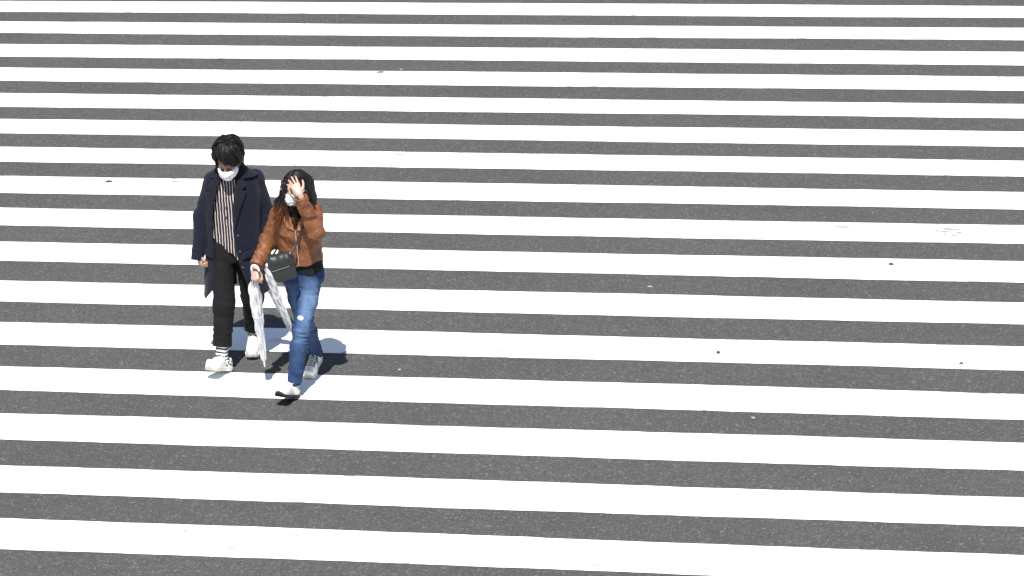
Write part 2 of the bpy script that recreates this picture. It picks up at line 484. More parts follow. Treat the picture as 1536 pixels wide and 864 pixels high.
def shoe(name, parent, heel, toe, L, W, bend, up_rows, upper_col, sole_mat, lace_mat, paint=None, tilt=0.0, sole_h=0.028, sole_bottom=None):
    """a sneaker from heel contact to toe; bend lifts the heel behind the ball of the foot"""
    heel = np.asarray(heel, float); toe = np.asarray(toe, float)
    f = unit(toe - heel); Fm = frame(f, (tilt, 0, 1))
    out = [(-0.36, 0.0), (-0.43, 0.10), (-0.42, 0.22), (-0.36, 0.38), (-0.40, 0.55), (-0.48, 0.70), (-0.47, 0.84), (-0.33, 0.96), (-0.08, 1.0),
           (0.22, 0.97), (0.42, 0.86), (0.50, 0.72), (0.44, 0.55), (0.38, 0.38), (0.42, 0.22), (0.43, 0.10), (0.36, 0.0)]
    out = [(a * W, b * L) for a, b in out]
    def loc(P):
        q = (P - heel) @ Fm.T
        x, y, z = q[:, 0], q[:, 1], q[:, 2]
        ball = 0.70 * L
        z = z - bend * np.maximum(0, ball - y) - 0.5 * np.maximum(0, y - 0.8 * L) ** 2 / (0.2 * L)
        return np.stack([x, y, z], 1)
    def sole(P):
        q = loc(P); d2 = poly2(q[:, 0], q[:, 1], out) - 0.002
        return smax(d2, np.abs(q[:, 2] - sole_h / 2) - sole_h / 2, 0.008)
    def upper_raw(q):
        d = smin(cone(q, (0, 0.12 * L, 0.05), (0, 0.86 * L, 0.030), W * 0.38, W * 0.34), cone(q, (0, 0.60 * L, 0.035), (0.004, 0.84 * L, 0.028), W * 0.42, W * 0.36), 0.03)
        d = smin(d, cone(q, (0, 0.16 * L, 0.03), (0, 0.20 * L, 0.085), W * 0.40, W * 0.36), 0.03)
        d = smin(d, cone(q, (0, 0.28 * L, 0.075), (0, 0.60 * L, 0.045), W * 0.32, W * 0.36), 0.03)
        d2 = poly2(q[:, 0], q[:, 1], out)
        d = smax(d, d2 + 0.002, 0.012)
        return np.maximum(d, sole_h * 0.7 - q[:, 2])
    def upper(P):
        q = loc(P); d = upper_raw(q)
        top = 0.098 - 0.10 * np.clip((q[:, 1] - 0.10 * L) / L, 0, 1) * (q[:, 1] < 0.42 * L)
        d = smax(d, q[:, 2] - top, 0.006)
        hole = cone(q, (0, 0.20 * L, 0.08), (0, 0.20 * L, 0.16), W * 0.27, W * 0.30)
        d = smax(d, -hole, 0.004)
        d = d - 0.0016 * ((np.abs(q[:, 0]) < 0.022) & (q[:, 1] > 0.36 * L) & (q[:, 1] < 0.68 * L))
        d = d - 0.002 * (q[:, 1] > 0.86 * L)
        return d
    def ucol(P):
        q = loc(P); c = np.tile(np.array(upper_col, float), (len(P), 1))
        c[(np.abs(q[:, 0]) < 0.003) & (q[:, 1] < 0.3 * L)] *= 0.8
        if paint: c = paint(q, c)
        return c
    lo = np.minimum(heel, toe) - 0.13; hi = np.maximum(heel, toe) + V3(0.13, 0.13, 0.22)
    u = field(name, upper, lo, hi, 0.0035, M['shoe'], parent, ucol)
    field('sole', sole, lo, hi, 0.0035, sole_mat, u)
    # laces: short bars across the instep, lying on the upper
    mb = MB()
    inv = Fm
    for i in range(5):
        y = L * (0.37 + 0.065 * i)
        pts = []
        for x in np.linspace(-0.024, 0.024, 7):
            zz = np.linspace(0.02, 0.15, 60)
            Q = np.stack([np.full(60, x), np.full(60, y + 0.25 * abs(x)), zz], 1)
            dd = upper_raw(Q)
            z = zz[np.where(dd < 0)[0].max()] + 0.003 if (dd < 0).any() else 0.06
            yy = y + 0.25 * abs(x)
            z2 = z + bend * max(0, 0.70 * L - yy)
            pts.append(heel + x * inv[0] + yy * inv[1] + z2 * inv[2])
        mb.tube(pts, 0.0042, 6, flat=0.6)
    mb.build('laces', lace_mat, u)
    return u

def hair_locks(mb, starts, rads, flat=0.45, n=6):
    for pts, r, col in starts:
        m = len(pts)
        rs = [max(0.0008, r * (1 - (i / (m - 1)) ** 2.2) * (0.55 if i == 0 else 1)) for i in range(m)]
        mb.tube(pts, rs, n, flat=flat, col=col)

SKIN = (0.30, 0.175, 0.122)
SKIN_W = (0.43, 0.285, 0.225)

# ------------------------------------------------------------------ the man
def build_man(root):
    pel = V3(0.02, 0.02, 0.93); nb = V3(0.045, -0.015, 1.455)
    hc = V3(0.036, -0.092, 1.585); HF = frame((-0.25, -0.84, -0.48), (-0.03, -0.25, 1))
    ch = V3(0.045, -0.095, 0)
    shR, elR, wrR = V3(-0.082, 0.01, 1.400), V3(-0.180, 0.045, 1.115), V3(-0.230, -0.035, 0.868)
    shL, elL, wrL = V3(0.215, 0.035, 1.385), V3(0.275, 0.075, 1.105), V3(0.238, -0.015, 0.865)
    hpR, knR, anR = V3(-0.062, 0.01, 0.90), V3(-0.070, -0.150, 0.500), V3(-0.116, -0.212, 0.112)
    hpL, knL, anL = V3(0.102, 0.02, 0.90), V3(0.138, 0.035, 0.480), V3(0.130, 0.205, 0.135)
    rot = R(-12)

    def body(P):
        d = stack(P, [(0.84, 0.02, 0.02, 0.13, 0.085), (0.95, 0.02, 0.02, 0.145, 0.09), (1.10, 0.03, 0.01, 0.135, 0.085), (1.28, 0.04, 0.005, 0.155, 0.095),
                      (1.38, 0.045, 0.01, 0.15, 0.085), (1.45, 0.045, 0.0, 0.075, 0.06)], rot, 2.2)
        d = smin(d, cone(P, nb - V3(0, 0, 0.05), hc + V3(0.004, 0.02, -0.05), 0.058, 0.052), 0.04)
        d = smin(d, local(P, hc, 0.26, lambda Q: head_field(Q, hc, HF)), 0.02)
        for sh, el, wr in ((shR, elR, wrR), (shL, elL, wrL)):
            d = smin(d, chain(P, [sh, el, wr], [0.050, 0.038, 0.026], 0.02), 0.03)
        for hp, kn, an in ((hpR, knR, anR), (hpL, knL, anL)):
            d = smin(d, chain(P, [hp, kn, an], [0.075, 0.050, 0.034], 0.03), 0.03)
        for an, t in ((anR, V3(-0.185, -0.335, 0.130)), (anL, V3(0.112, 0.07, 0.085))):
            d = smin(d, cone(P, an, t, 0.028, 0.018), 0.015)
        hf = (0.10, -0.42, -0.90)
        c = [(1.0, 1.25, 0.7), (1.1, 1.3, 0.7), (1.15, 1.3, 0.7), (1.2, 1.3, 0.7)]
        d = smin(d, hand_field(P, wrR + V3(0.002, -0.010, -0.012), (0.16, -0.30, -0.94), (-0.9, -0.3, 0.05), (0.2, -1, 0), c, (0.05, 0, -0.04, -0.08), (0.8, 0.5, -0.35), s=0.88), 0.012)
        g = [(1.15, 1.35, 0.9)] * 4
        d = smin(d, hand_field(P, wrL + V3(-0.002, -0.012, -0.01), (-0.1, -0.42, -0.9), (0.85, -0.45, 0.15), (-0.3, -1, 0), g, (0.03, 0, -0.02, -0.05), (0.7, 0.3, -0.75), thumb_curl=0.9), 0.012)
        return d
    def bcol(P):
        c = np.tile(np.array(SKIN), (len(P), 1))
        return head_paint(P, hc, HF, SKIN, c)
    field('body', body, (-0.34, -0.46, -0.01), (0.40, 0.32, 1.76), 0.0042, M['skin'], root, bcol)

    # ---- trousers: straight, cropped above the ankle
    hemR = knR + (anR - knR) * 0.77; hemL = knL + (anL - knL) * 0.86
    def legs(P, g=0.0):
        a = chain(P, [hpR + V3(0.004, 0, 0), knR + V3(0, 0.012, 0), hemR], [0.094 - g, 0.073 - g, 0.067 - g], 0.05)
        b = chain(P, [hpL, knL + V3(0, 0.012, 0), hemL], [0.094 - g, 0.074 - g, 0.067 - g], 0.05)
        axR = unit(hemR - knR); axL = unit(hemL - knL)
        a = np.maximum(a, (P - hemR) @ axR); b = np.maximum(b, (P - hemL) @ axL)
        return a, b
    def trousers(P):
        a, b = legs(P)
        w = stack(P, [(0.80, 0.02, 0.015, 0.16, 0.115), (0.92, 0.02, 0.02, 0.165, 0.115), (1.03, 0.022, 0.02, 0.155, 0.105)], rot, 2.3)
        amp = 0.011 * np.exp(-((P[:, 2] - 0.24) / 0.10) ** 2) + 0.010 * near(P, knR, 0.13) + 0.010 * near(P, knL, 0.13) + 0.012 * near(P, (0.02, -0.08, 0.82), 0.16) + 0.003
        fo = fold(P, (0.25, 0.1, 1), 24, 7, 3.1)
        a = a - amp * fo; b = b - amp * fold(P, (-0.3, 0.1, 1), 24, 7, 9.7)
        d = smin(smin(a, b, 0.012), w, 0.05)
        d = smin(d, cone(P, (-0.062, -0.085, 0.86), knR + V3(0.0, -0.066, -0.02), 0.006, 0.004), 0.02)   # pressed crease
        ia, ib = legs(P, 0.012)
        hol = np.minimum(np.maximum(ia, P[:, 2] - 0.25 - 0.0), np.maximum(ib, P[:, 2] - 0.28))
        deep = np.minimum((P - hemR) @ unit(knR - hemR), 9)
        holeR = np.maximum(cone(P, hemR + 0.03 * unit(knR - hemR), hemR - 0.05 * unit(knR - hemR), 0.056, 0.060), -1)
        holeL = cone(P, hemL + 0.03 * unit(knL - hemL), hemL - 0.05 * unit(knL - hemL), 0.055, 0.059)
        return np.maximum(d, -np.minimum(holeR, holeL))
    field('trousers', trousers, (-0.22, -0.36, 0.08), (0.30, 0.30, 1.06), 0.005, M['cotton'], root, (0.0048, 0.0047, 0.0056))

    # ---- shirt: loose, striped, its hem hanging lower on one side
    def shirt_body(P, g=0.0):
        return stack(P, [(0.78, 0.02, 0.005, 0.178 - g, 0.130 - g), (0.95, 0.022, 0.006, 0.172 - g, 0.125 - g), (1.15, 0.035, 0.0, 0.165 - g, 0.118 - g), (1.30, 0.042, 0.0, 0.17 - g, 0.112 - g),
                         (1.39, 0.045, 0.002, 0.155 - g, 0.098 - g), (1.445, 0.045, -0.006, 0.085 - g, 0.078 - g), (1.485, 0.046, -0.018, 0.066 - g, 0.066 - g)], rot, 2.2)
    def shirt(P):
        am = 0.006 + 0.006 * np.exp(-((P[:, 2] - 0.93) / 0.10) ** 2)
        o = shirt_body(P) - am * fold(P, (0.55, 0.1, 1.0), 11, 5, 2.0) - 0.005 * (vnoise(P * V3(30, 30, 4)) - 0.5)
        hem = np.clip(0.872 - 0.95 * P[:, 0], 0.81, 0.975) + 0.008 * np.sin(P[:, 0] * 90)
        d = smax(o, hem - P[:, 2], 0.006)
        return np.maximum(d, -np.maximum(shirt_body(P, 0.012), P[:, 2] - 1.6))
    s = field('shirt', shirt, (-0.20, -0.18, 0.78), (0.26, 0.17, 1.50), 0.0045, M['shirt'], root)
    def collar(P):
        r = np.sqrt((P[:, 0] - 0.046) ** 2 + (P[:, 1] + 0.018) ** 2)
        ang = np.arctan2(P[:, 0] - 0.046, -(P[:, 1] + 0.018))
        rad = 0.070 + 0.28 * (1.487 - P[:, 2]).clip(0, 1)
        top = 1.49 + 0.02 * (1 - np.cos(ang)) * 0.5; low = 1.452 - 0.035 * np.exp(-((np.abs(ang) - 0.35) / 0.3) ** 2)
        d = np.abs(r - rad) - 0.0055
        d = np.maximum(d, np.maximum(P[:, 2] - top, low - P[:, 2]))
        return np.maximum(d, 0.012 - np.abs(P[:, 0] - 0.04) - (P[:, 1] > 0) * 1.0)
    field('collar', collar, (-0.08, -0.14, 1.39), (0.17, 0.10, 1.52), 0.004, M['cotton'], s, (0.010, 0.010, 0.012))
    for z in np.linspace(1.36, 0.93, 7):
        x = -0.022 + 0.05 * (z - 0.9)
        ys = np.linspace(-0.20, 0.0, 200); dd = shirt_body(np.stack([np.full(200, x), ys, np.full(200, z)], 1))
        y = ys[np.where(dd < 0)[0].min()]
        mb = MB(); mb.tube([(x, y + 0.002, z), (x, y - 0.006, z)], 0.006, 8)
        mb.build('shirt_button', M['dark_button'], s)

    # ---- coat: long, open, navy
    rows = [(0.44, 0.030, 0.035, 0.238, 0.225), (0.62, 0.030, 0.028, 0.224, 0.205), (0.80, 0.03, 0.018, 0.208, 0.176), (0.98, 0.03, 0.010, 0.200, 0.152), (1.15, 0.036, 0.006, 0.200, 0.143),
            (1.30, 0.044, 0.006, 0.205, 0.137), (1.375, 0.046, 0.008, 0.196, 0.122), (1.425, 0.050, 0.006, 0.165, 0.104), (1.465, 0.048, -0.004, 0.105, 0.090), (1.50, 0.046, -0.008, 0.080, 0.080)]
    def co(P, g=0.0):
        q = P
        return stack(q, [(z, a, b, w - g, d - g) for z, a, b, w, d in rows], rot, 2.25)
    left = [(0.020, 1.52), (-0.010, 1.44), (-0.060, 1.36), (-0.098, 1.22), (-0.112, 1.05), (-0.112, 0.90), (-0.116, 0.78), (-0.130, 0.66), (-0.150, 0.55), (-0.17, 0.40)]
    right = [(0.070, 1.52), (0.085, 1.44), (0.062, 1.34), (0.040, 1.20), (0.034, 1.05), (0.042, 0.90), (0.062, 0.78), (0.100, 0.66), (0.130, 0.55), (0.15, 0.40)]
    opening = left + right[::-1]
    axR, axL = unit(wrR - elR), unit(wrL - elL)
    cuR, cuL = wrR + 0.056 * axR, wrL + 0.02 * axL
    def hemz(P):
        # the near panel swings forward and hangs lowest at its side
        s_ = P[:, 0] - 0.035
        return 0.500 + 0.03 * np.clip(s_ / 0.2, 0, 1) + np.clip(1.6 * (s_ + 0.245), 0, 0.15) * (s_ < 0) * np.clip((-P[:, 1]) / 0.06, 0, 1) + 0.008 * np.sin(P[:, 0] * 24 + 1)
    def coat(P):
        drape = 0.030 * np.clip((1.0 - P[:, 2]) / 0.5, 0, 1) * (vnoise(P * V3(11, 11, 1.6) + 5.0) - 0.5)
        o = co(P) - drape - 0.006 * fold(P, (0.2, 0, 1), 9, 4, 4.0)
        sl = None
        for sh, el, cu, sd in ((shR, elR, cuR, 1.0), (shL, elL, cuL, 7.0)):
            a = chain(P, [sh + V3(0, 0, -0.010), el, cu], [0.066, 0.056, 0.044], 0.03)
            amp = 0.007 + 0.013 * near(P, el, 0.11) + 0.006 * near(P, sh, 0.12)
            a = a - amp * fold(P, unit(cu - sh) + V3(0.15, 0.1, 0), 19, 7, sd)
            a = np.maximum(a, (P - cu) @ unit(cu - el))
            hole = cone(P, cu - 0.03 * unit(cu - el), cu + 0.05 * unit(cu - el), 0.033, 0.035)
            a = np.maximum(a, -hole)
            sl = a if sl is None else np.minimum(sl, a)
        d = np.maximum(o, -co(P, 0.013) + drape)
        op = np.maximum(poly2(P[:, 0], P[:, 2], opening), P[:, 1] - 0.0)
        d = smax(d, -op, 0.005)
        vent = np.maximum(np.abs(P[:, 0] - 0.04) - 0.004, np.maximum(-P[:, 1], P[:, 2] - 0.78))
        d = np.maximum(d, -vent)
        d = smax(d, hemz(P) - P[:, 2], 0.005)
        bodyin = np.maximum(co(P, 0.013), P[:, 2] - 1.5)
        return smin(d, np.maximum(sl, -bodyin), 0.022)
    cc = field('coat', coat, (-0.34, -0.25, 0.40), (0.42, 0.30, 1.52), 0.005, M['wool'], root, (0.0056, 0.0070, 0.0168))
    def plate(poly, off, th, extra=0.0):
        def f(P):
            c = co(P) - 0.0 
            d = np.abs(c - off - extra) - th
            d = smax(d, poly2(P[:, 0], P[:, 2], poly), 0.004)
            return np.maximum(d, P[:, 1] + 0.0)
        return f
    lapelR = [(-0.015, 1.455), (-0.060, 1.36), (-0.098, 1.22), (-0.108, 1.10), (-0.128, 1.20), (-0.150, 1.315), (-0.112, 1.335), (-0.128, 1.365), (-0.065, 1.445)]
    lapelL = [(0.098, 1.465), (0.078, 1.36), (0.050, 1.22), (0.040, 1.04), (0.085, 1.18), (0.148, 1.335), (0.112, 1.345), (0.148, 1.372), (0.125, 1.450)]
    for pl in (lapelR, lapelL):
        field('lapel', plate(pl, 0.010, 0.005), (-0.20, -0.20, 1.00), (0.22, 0.02, 1.50), 0.004, M['wool'], cc, (0.0078, 0.0078, 0.0135))
    def ccol(P):
        c = co(P)
        d = np.abs(c - 0.012) - 0.006
        d = np.maximum(d, np.maximum(1.425 + 0.3 * np.minimum(P[:, 1], 0.1) * -0.0 - P[:, 2], P[:, 2] - 1.505))
        return np.maximum(d, -np.maximum(poly2(P[:, 0], P[:, 2], opening) - 0.012, P[:, 1]))
    field('coat_collar', ccol, (-0.15, -0.16, 1.40), (0.24, 0.16, 1.53), 0.004, M['wool'], cc, (0.0062, 0.0068, 0.0130))
    for poly in ([(-0.205, 0.905), (-0.128, 0.885), (-0.128, 0.835), (-0.205, 0.855)], [(0.085, 0.885), (0.19, 0.905), (0.19, 0.855), (0.085, 0.835)]):
        field('pocket_flap', plate(poly, 0.010, 0.005), (-0.24, -0.26, 0.80), (0.26, 0.06, 0.94), 0.004, M['wool'], cc, (0.0056, 0.0070, 0.0168))
    for x, z in ((0.066, 1.01), (0.072, 0.89), (0.085, 0.77)):
        # find the coat surface in front
        ys = np.linspace(-0.28, 0.05, 200); dd = co(np.stack([np.full(200, x), ys, np.full(200, z)], 1))
        y = ys[np.where(dd < 0)[0].min()] if (dd < 0).any() else -0.13
        mb = MB(); mb.tube([(x, y + 0.004, z), (x, y - 0.006, z)], 0.010, 12)
        mb.build('coat_button', M['dark_button'], cc)

    # ---- socks and shoes
    def sockf(an, kn, ft):
        ax = unit(kn - an)
        return lambda P: np.maximum(smin(cone(P, an - 0.02 * ax, an + 0.14 * ax, 0.043, 0.047), cone(P, an, ft, 0.040, 0.03), 0.02), (P - an) @ ax - 0.13)
    def sockc(P):
        z = P[:, 2]; ph = np.floor(z / 0.013 + 0.4 * np.sin(P[:, 0] * 60)) % 2
        pat = (ph > 0.5)
        return np.where(pat[:, None], np.array([[0.72, 0.72, 0.72]]), np.array([[0.012, 0.012, 0.014]]))
    field('sock', sockf(anR, knR, V3(-0.145, -0.28, 0.09)), (-0.24, -0.34, 0.02), (0.02, -0.08, 0.27), 0.0035, M['cotton'], root, sockc)
    field('sock', sockf(anL, knL, V3(0.12, 0.12, 0.09)), (0.02, 0.06, 0.02), (0.24, 0.28, 0.28), 0.0035, M['cotton'], root, sockc)
    def spots(q, c):
        r = np.random.default_rng(4)
        side = q[:, 0] < -0.015
        for y, z, a, b in ((0.05, 0.050, 0.010, 0.006), (0.075, 0.066, 0.006, 0.010), (0.090, 0.043, 0.009, 0.006), (0.035, 0.072, 0.007, 0.005), (0.065, 0.085, 0.008, 0.004), (0.115, 0.060, 0.005, 0.007)):
            m = side & (((q[:, 1] - y) / a) ** 2 + ((q[:, 2] - z) / b) ** 2 < 1.9)
            c[m] = (0.02, 0.02, 0.022)
        return c
    shoe('shoe', root, (-0.074, -0.188, 0.000), (-0.216, -0.398, 0.092), 0.285, 0.108, 0.0, None, (0.66, 0.655, 0.64), M['white_rubber'], M['lace'], spots, sole_h=0.032)
    shoe('shoe', root, (0.135, 0.255, 0.030), (0.103, -0.015, 0.004), 0.285, 0.108, 0.26, None, (0.66, 0.655, 0.64), M['white_rubber'], M['lace'], spots, sole_h=0.032)

    # ---- face mask with pleats and ear loops
    mask(root, hc, HF, 1.0)
    # ---- shaggy black hair
    def toW(q): return hc + np.asarray(q) @ HF
    def cap(P):
        q = (P - hc) @ HF.T
        d = ell(q, (0, -0.022, 0.040), (0.099, 0.118, 0.104))
        d = smin(d, ell(q, (0, -0.050, -0.015), (0.088, 0.082, 0.080)), 0.04)
        face = np.maximum(np.abs(q[:, 0] - 0.006) - 0.066 - 0.15 * np.maximum(0, q[:, 2]), q[:, 2] - 0.058 - 0.45 * np.clip(q[:, 0], -0.05, 0.06))
        face = np.maximum(face, 0.02 - q[:, 1])
        d = smax(d, -face, 0.02)
        d = smax(d, -0.085 - q[:, 2], 0.02)
        a = np.arctan2(q[:, 0], q[:, 1] - 0.02)
        rd = np.stack([a * 9, q[:, 2] * 12, np.zeros(len(q))], 1)
        return d - 0.018 * (vnoise(rd + 3) - 0.5) - 0.010 * (vnoise(rd * V3(2.7, 1.2, 1)) - 0.5)
    HB = (0.0048, 0.0042, 0.0040)
    hair = field('hair', cap, (-0.16, -0.28, 1.42), (0.24, 0.12, 1.78), 0.0042, M['hair'], root, HB)
    mb = MB(); L = []
    r = np.random.default_rng(3)
    c0 = V3(0, -0.022, 0.040); rad = V3(0.104, 0.122, 0.108)
    for cl in range(95):
        # each clump: strands that start apart and run together into a loose point
        th = r.uniform(-math.pi, math.pi); el0 = math.asin(r.uniform(0.25, 0.99))
        front = -0.95 < th < 0.80
        if front:
            th2 = th - r.uniform(0.10, 0.55)                 # the fringe is swept across from a parting on his right
            end = min(0.62, max(-0.42, 0.10 + 0.75 * th2)) + 0.10 * r.normal()
        elif th > 0: th2 = th + r.normal(0, 0.15); end = r.uniform(-1.35, -0.45)
        else: th2 = th + r.normal(0, 0.22); end = r.uniform(-1.25, -0.35)
        if el0 < end + 0.4: el0 = min(1.45, end + r.uniform(0.4, 0.8))
        flick = r.normal(0.03, 0.06) if front else r.normal(0.14, 0.14)
        wav = r.uniform(0, 6.3); lift = r.choice([0.0, 0.04, 0.10], p=[0.45, 0.35, 0.2]); amp = r.uniform(0.01, 0.07)
        tone = r.uniform(0.6, 1.5); wide = r.uniform(0.10, 0.24)
        for i in range(9):
            dth, de = r.normal(0, wide), r.normal(0, 0.12); te, tt = r.normal(0, 0.07), r.normal(0, 0.035)
            m = 8; pts = []
            for j in range(m):
                s_ = j / (m - 1); g = (1 - s_) ** 0.8
                el = (el0 + de) * (1 - s_) + (end + te) * s_
                t = (th + dth * g) * (1 - s_ ** 1.3) + (th2 + tt) * s_ ** 1.3 + amp * math.sin(wav + 4.5 * s_)
                drop = 0
                if el < -0.62: drop = (-0.62 - el) * 0.11; el = -0.62
                k = 0.985 + (0.04 + lift) * math.sin(math.pi * s_) + flick * s_ ** 3
                q = c0 + rad * V3(math.cos(el) * math.sin(t), math.cos(el) * math.cos(t), math.sin(el)) * k + V3(0, 0, -drop)
                pts.append(toW(q))
            kk = tone * r.uniform(0.8, 1.25)
            L.append((pts, r.uniform(0.004, 0.0085), [tuple(x * kk for x in HB)] * m))
    for i in range(110):     # stray wisps that break the outline
        t = r.uniform(-math.pi, math.pi); el0 = r.uniform(0.0, 1.2); ln = r.uniform(0.5, 1.0); fl = r.uniform(0.05, 0.26); dt = r.normal(0, 0.3)
        if -0.7 < t < 0.7: continue
        pts = []
        for j in range(7):
            s_ = j / 6; el = max(-0.75, el0 - ln * s_); k = 1.0 + fl * s_ ** 1.8
            pts.append(toW(c0 + rad * V3(math.cos(el) * math.sin(t + dt * s_), math.cos(el) * math.cos(t + dt * s_), math.sin(el)) * k))
        L.append((pts, r.uniform(0.0025, 0.0045), [HB] * 7))
    hair_locks(mb, L, None)
    mb.build('fringe', M['hair'], hair, color=True)

def mask(root, hc, HF, k, zt=-0.012, zb=-0.128, col=(0.78, 0.78, 0.78)):
    def f(P):
        q = (P - hc) @ HF.T / k
        s = np.abs(q[:, 0])
        pl = 0.0024 * np.sin(q[:, 2] * 2 * math.pi / 0.024) + 0.003 * (vnoise(q * 45) - 0.5)
        e = ell(q, (0, 0.040, -0.060), (0.069, 0.100, 0.088)) - pl
        e = smin(e, cone(q, (0, 0.12, -0.028), (0, 0.135, -0.052), 0.010, 0.012), 0.03)
        top = zt - 0.25 * s; bot = zb + 0.55 * s
        d = np.abs(e) - 0.0032
        d = smax(d, np.maximum(q[:, 2] - top, bot - q[:, 2]), 0.003)
        return np.maximum(d, 0.042 - q[:, 1]) * k
    m = field('face_mask', f, hc - 0.19, hc + 0.16, 0.0032, M['mask'], root, col)
    for sx in (-1, 1):
        mb = MB()
        pts = [(0.068, 0.048, -0.035), (0.080, 0.02, -0.010), (0.092, -0.012, 0.014), (0.094, -0.024, 0.0), (0.088, -0.018, -0.025), (0.078, 0.012, -0.055), (0.060, 0.046, -0.080)]
        mb.tube([hc + (V3(sx * a, b, c) * k) @ HF for a, b, c in pts], 0.002, 6)
        mb.build('ear_loop', M['lace'], m)

# ------------------------------------------------------------------ the woman
def build_woman(root):
    hc = V3(0.050, -0.062, 1.500); HF = frame((-0.50, -0.85, -0.05), (-0.10, -0.06, 1)); HK = 0.91
    nb = V3(0.050, -0.005, 1.345)
    shR, elR, wrR = V3(-0.075, 0.015, 1.295), V3(-0.156, 0.040, 1.095), V3(-0.262, -0.085, 0.955)
    shL, elL, wrL = V3(0.160, 0.010, 1.290), V3(0.162, -0.235, 1.222), V3(0.076, -0.270, 1.496)
    hpL, knL, anL = V3(0.124, 0.005, 0.83), V3(0.022, -0.145, 0.490), V3(-0.054, -0.240, 0.100)
    hpR, knR, anR = V3(0.000, 0.025, 0.83), V3(0.055, 0.070, 0.460), V3(0.128, 0.265, 0.130)
    rot = R(-14)
    tr = [(0.80, 0.066, 0.015, 0.128, 0.095), (0.88, 0.066, 0.010, 0.122, 0.090), (0.98, 0.063, 0.005, 0.112, 0.080), (1.08, 0.060, -0.002, 0.112, 0.082), (1.18, 0.056, -0.012, 0.125, 0.096), (1.27, 0.050, 0.0, 0.128, 0.083), (1.33, 0.050, 0.0, 0.075, 0.06)]

    def body(P):
        d = stack(P, tr, rot, 2.2)
        d = smin(d, cone(P, nb - V3(0, 0, 0.05), hc + V3(0.004, 0.025, -0.05), 0.048, 0.044), 0.035)
        d = smin(d, local(P, hc, 0.25, lambda Q: head_field(hc + (Q - hc) / HK, hc, HF) * HK), 0.02)
        for sh, el, wr in ((shR, elR, wrR), (shL, elL, wrL)):
            d = smin(d, chain(P, [sh, el, wr], [0.040, 0.032, 0.022], 0.02), 0.03)
        for hp, kn, an in ((hpR, knR, anR), (hpL, knL, anL)):
            d = smin(d, chain(P, [hp, kn, an], [0.068, 0.044, 0.030], 0.03), 0.03)
        for an, t in ((anL, V3(-0.138, -0.345, 0.115)), (anR, V3(0.072, 0.14, 0.075))):
            d = smin(d, cone(P, an, t, 0.025, 0.016), 0.015)
        # raised hand spread over the forehead, its back to the light
        sp = [(0.10, 0.15, 0.12), (0.10, 0.14, 0.12), (0.10, 0.16, 0.14), (0.10, 0.18, 0.14)]
        d = smin(d, hand_field(P, V3(0.068, -0.272, 1.512), (-0.36, 0.58, 0.74), (-0.1, -0.80, 0.58), (1, 0, 0.2), sp, (0.10, -0.05, -0.22, -0.44), (0.72, 0.80, -0.05), s=0.89, thumb_curl=0.45), 0.012)
        # low hand closed round the umbrella handle
        g = [(1.25, 1.35, 0.8), (1.3, 1.35, 0.8), (1.3, 1.4, 0.8), (1.35, 1.4, 0.8)]
        d = smin(d, hand_field(P, wrR + V3(-0.006, -0.016, -0.014), (-0.12, -0.62, -0.76), (-0.62, -0.55, 0.45), (0.3, -0.6, 0.6), g, (0.03, 0, -0.02, -0.05), (0.75, 0.25, -0.75), s=0.92, thumb_curl=0.9), 0.012)
        return d
    def bcol(P):
        c = np.tile(np.array(SKIN_W), (len(P), 1))
        return head_paint(hc + (P - hc) / HK, hc, HF, SKIN_W, c)
    field('body', body, (-0.36, -0.46, -0.01), (0.32, 0.36, 1.64), 0.004, M['skin'], root, bcol)

    # ---- black top showing under the jacket
    def topf(P):
        d = stack(P, [(z, a, b, w + 0.022, dd + 0.020) for z, a, b, w, dd in tr], rot, 2.25)
        d = d - 0.006 * fold(P, (0.3, 0, 1), 22, 7, 6.0)
        d = np.maximum(d, 0.868 + 0.01 * np.sin(P[:, 0] * 40) - P[:, 2])
        return np.maximum(d, P[:, 2] - 1.33)
    field('top', topf, (-0.14, -0.18, 0.84), (0.28, 0.16, 1.36), 0.0045, M['cotton'], root, (0.006, 0.006, 0.007))

    # ---- skinny jeans, faded over the front of the thigh, torn above the knee
    hemL = knL + (anL - knL) * 1.00; hemR = knR + (anR - knR) * 1.0
    tear = V3(0.022, -0.165, 0.575)
    def jeans(P):
        pts = []
        a = chain(P, [hpL, hpL + (knL - hpL) * 0.5 + V3(0.004, -0.006, 0), knL + V3(0, 0.004, 0), knL + (anL - knL) * 0.35 + V3(0, 0.02, 0), hemL], [0.082, 0.071, 0.057, 0.059, 0.047], 0.03)
        b = chain(P, [hpR, hpR + (knR - hpR) * 0.5, knR, knR + (anR - knR) * 0.35 + V3(0, 0.015, 0), hemR], [0.084, 0.077, 0.061, 0.059, 0.047], 0.03)
        a = np.maximum(a, (P - hemL) @ unit(hemL - knL)); b = np.maximum(b, (P - hemR) @ unit(hemR - knR))
        amp = 0.003 + 0.012 * near(P, knL + V3(-0.01, -0.03, -0.06), 0.11) + 0.012 * near(P, hemL + V3(0, 0, 0.05), 0.09) + 0.006 * near(P, hpL + V3(0, -0.06, -0.02), 0.12)
        a = a - amp * fold(P, (0.28, 0, 1), 38, 9, 1.3)
        amp = 0.003 + 0.010 * near(P, knR, 0.11) + 0.010 * near(P, hemR + V3(0, 0, 0.05), 0.09)
        b = b - amp * fold(P, (-0.3, 0, 1), 38, 9, 5.3)
        w = stack(P, [(0.79, 0.066, 0.02, 0.136, 0.106), (0.86, 0.066, 0.012, 0.138, 0.103), (0.905, 0.065, 0.008, 0.132, 0.098)], rot, 2.3)
        d = smin(smin(a, b, 0.008), w, 0.04)
        d = smax(d, -ell(P, tear + V3(0, -0.016, 0), (0.022, 0.016, 0.010)), 0.003)
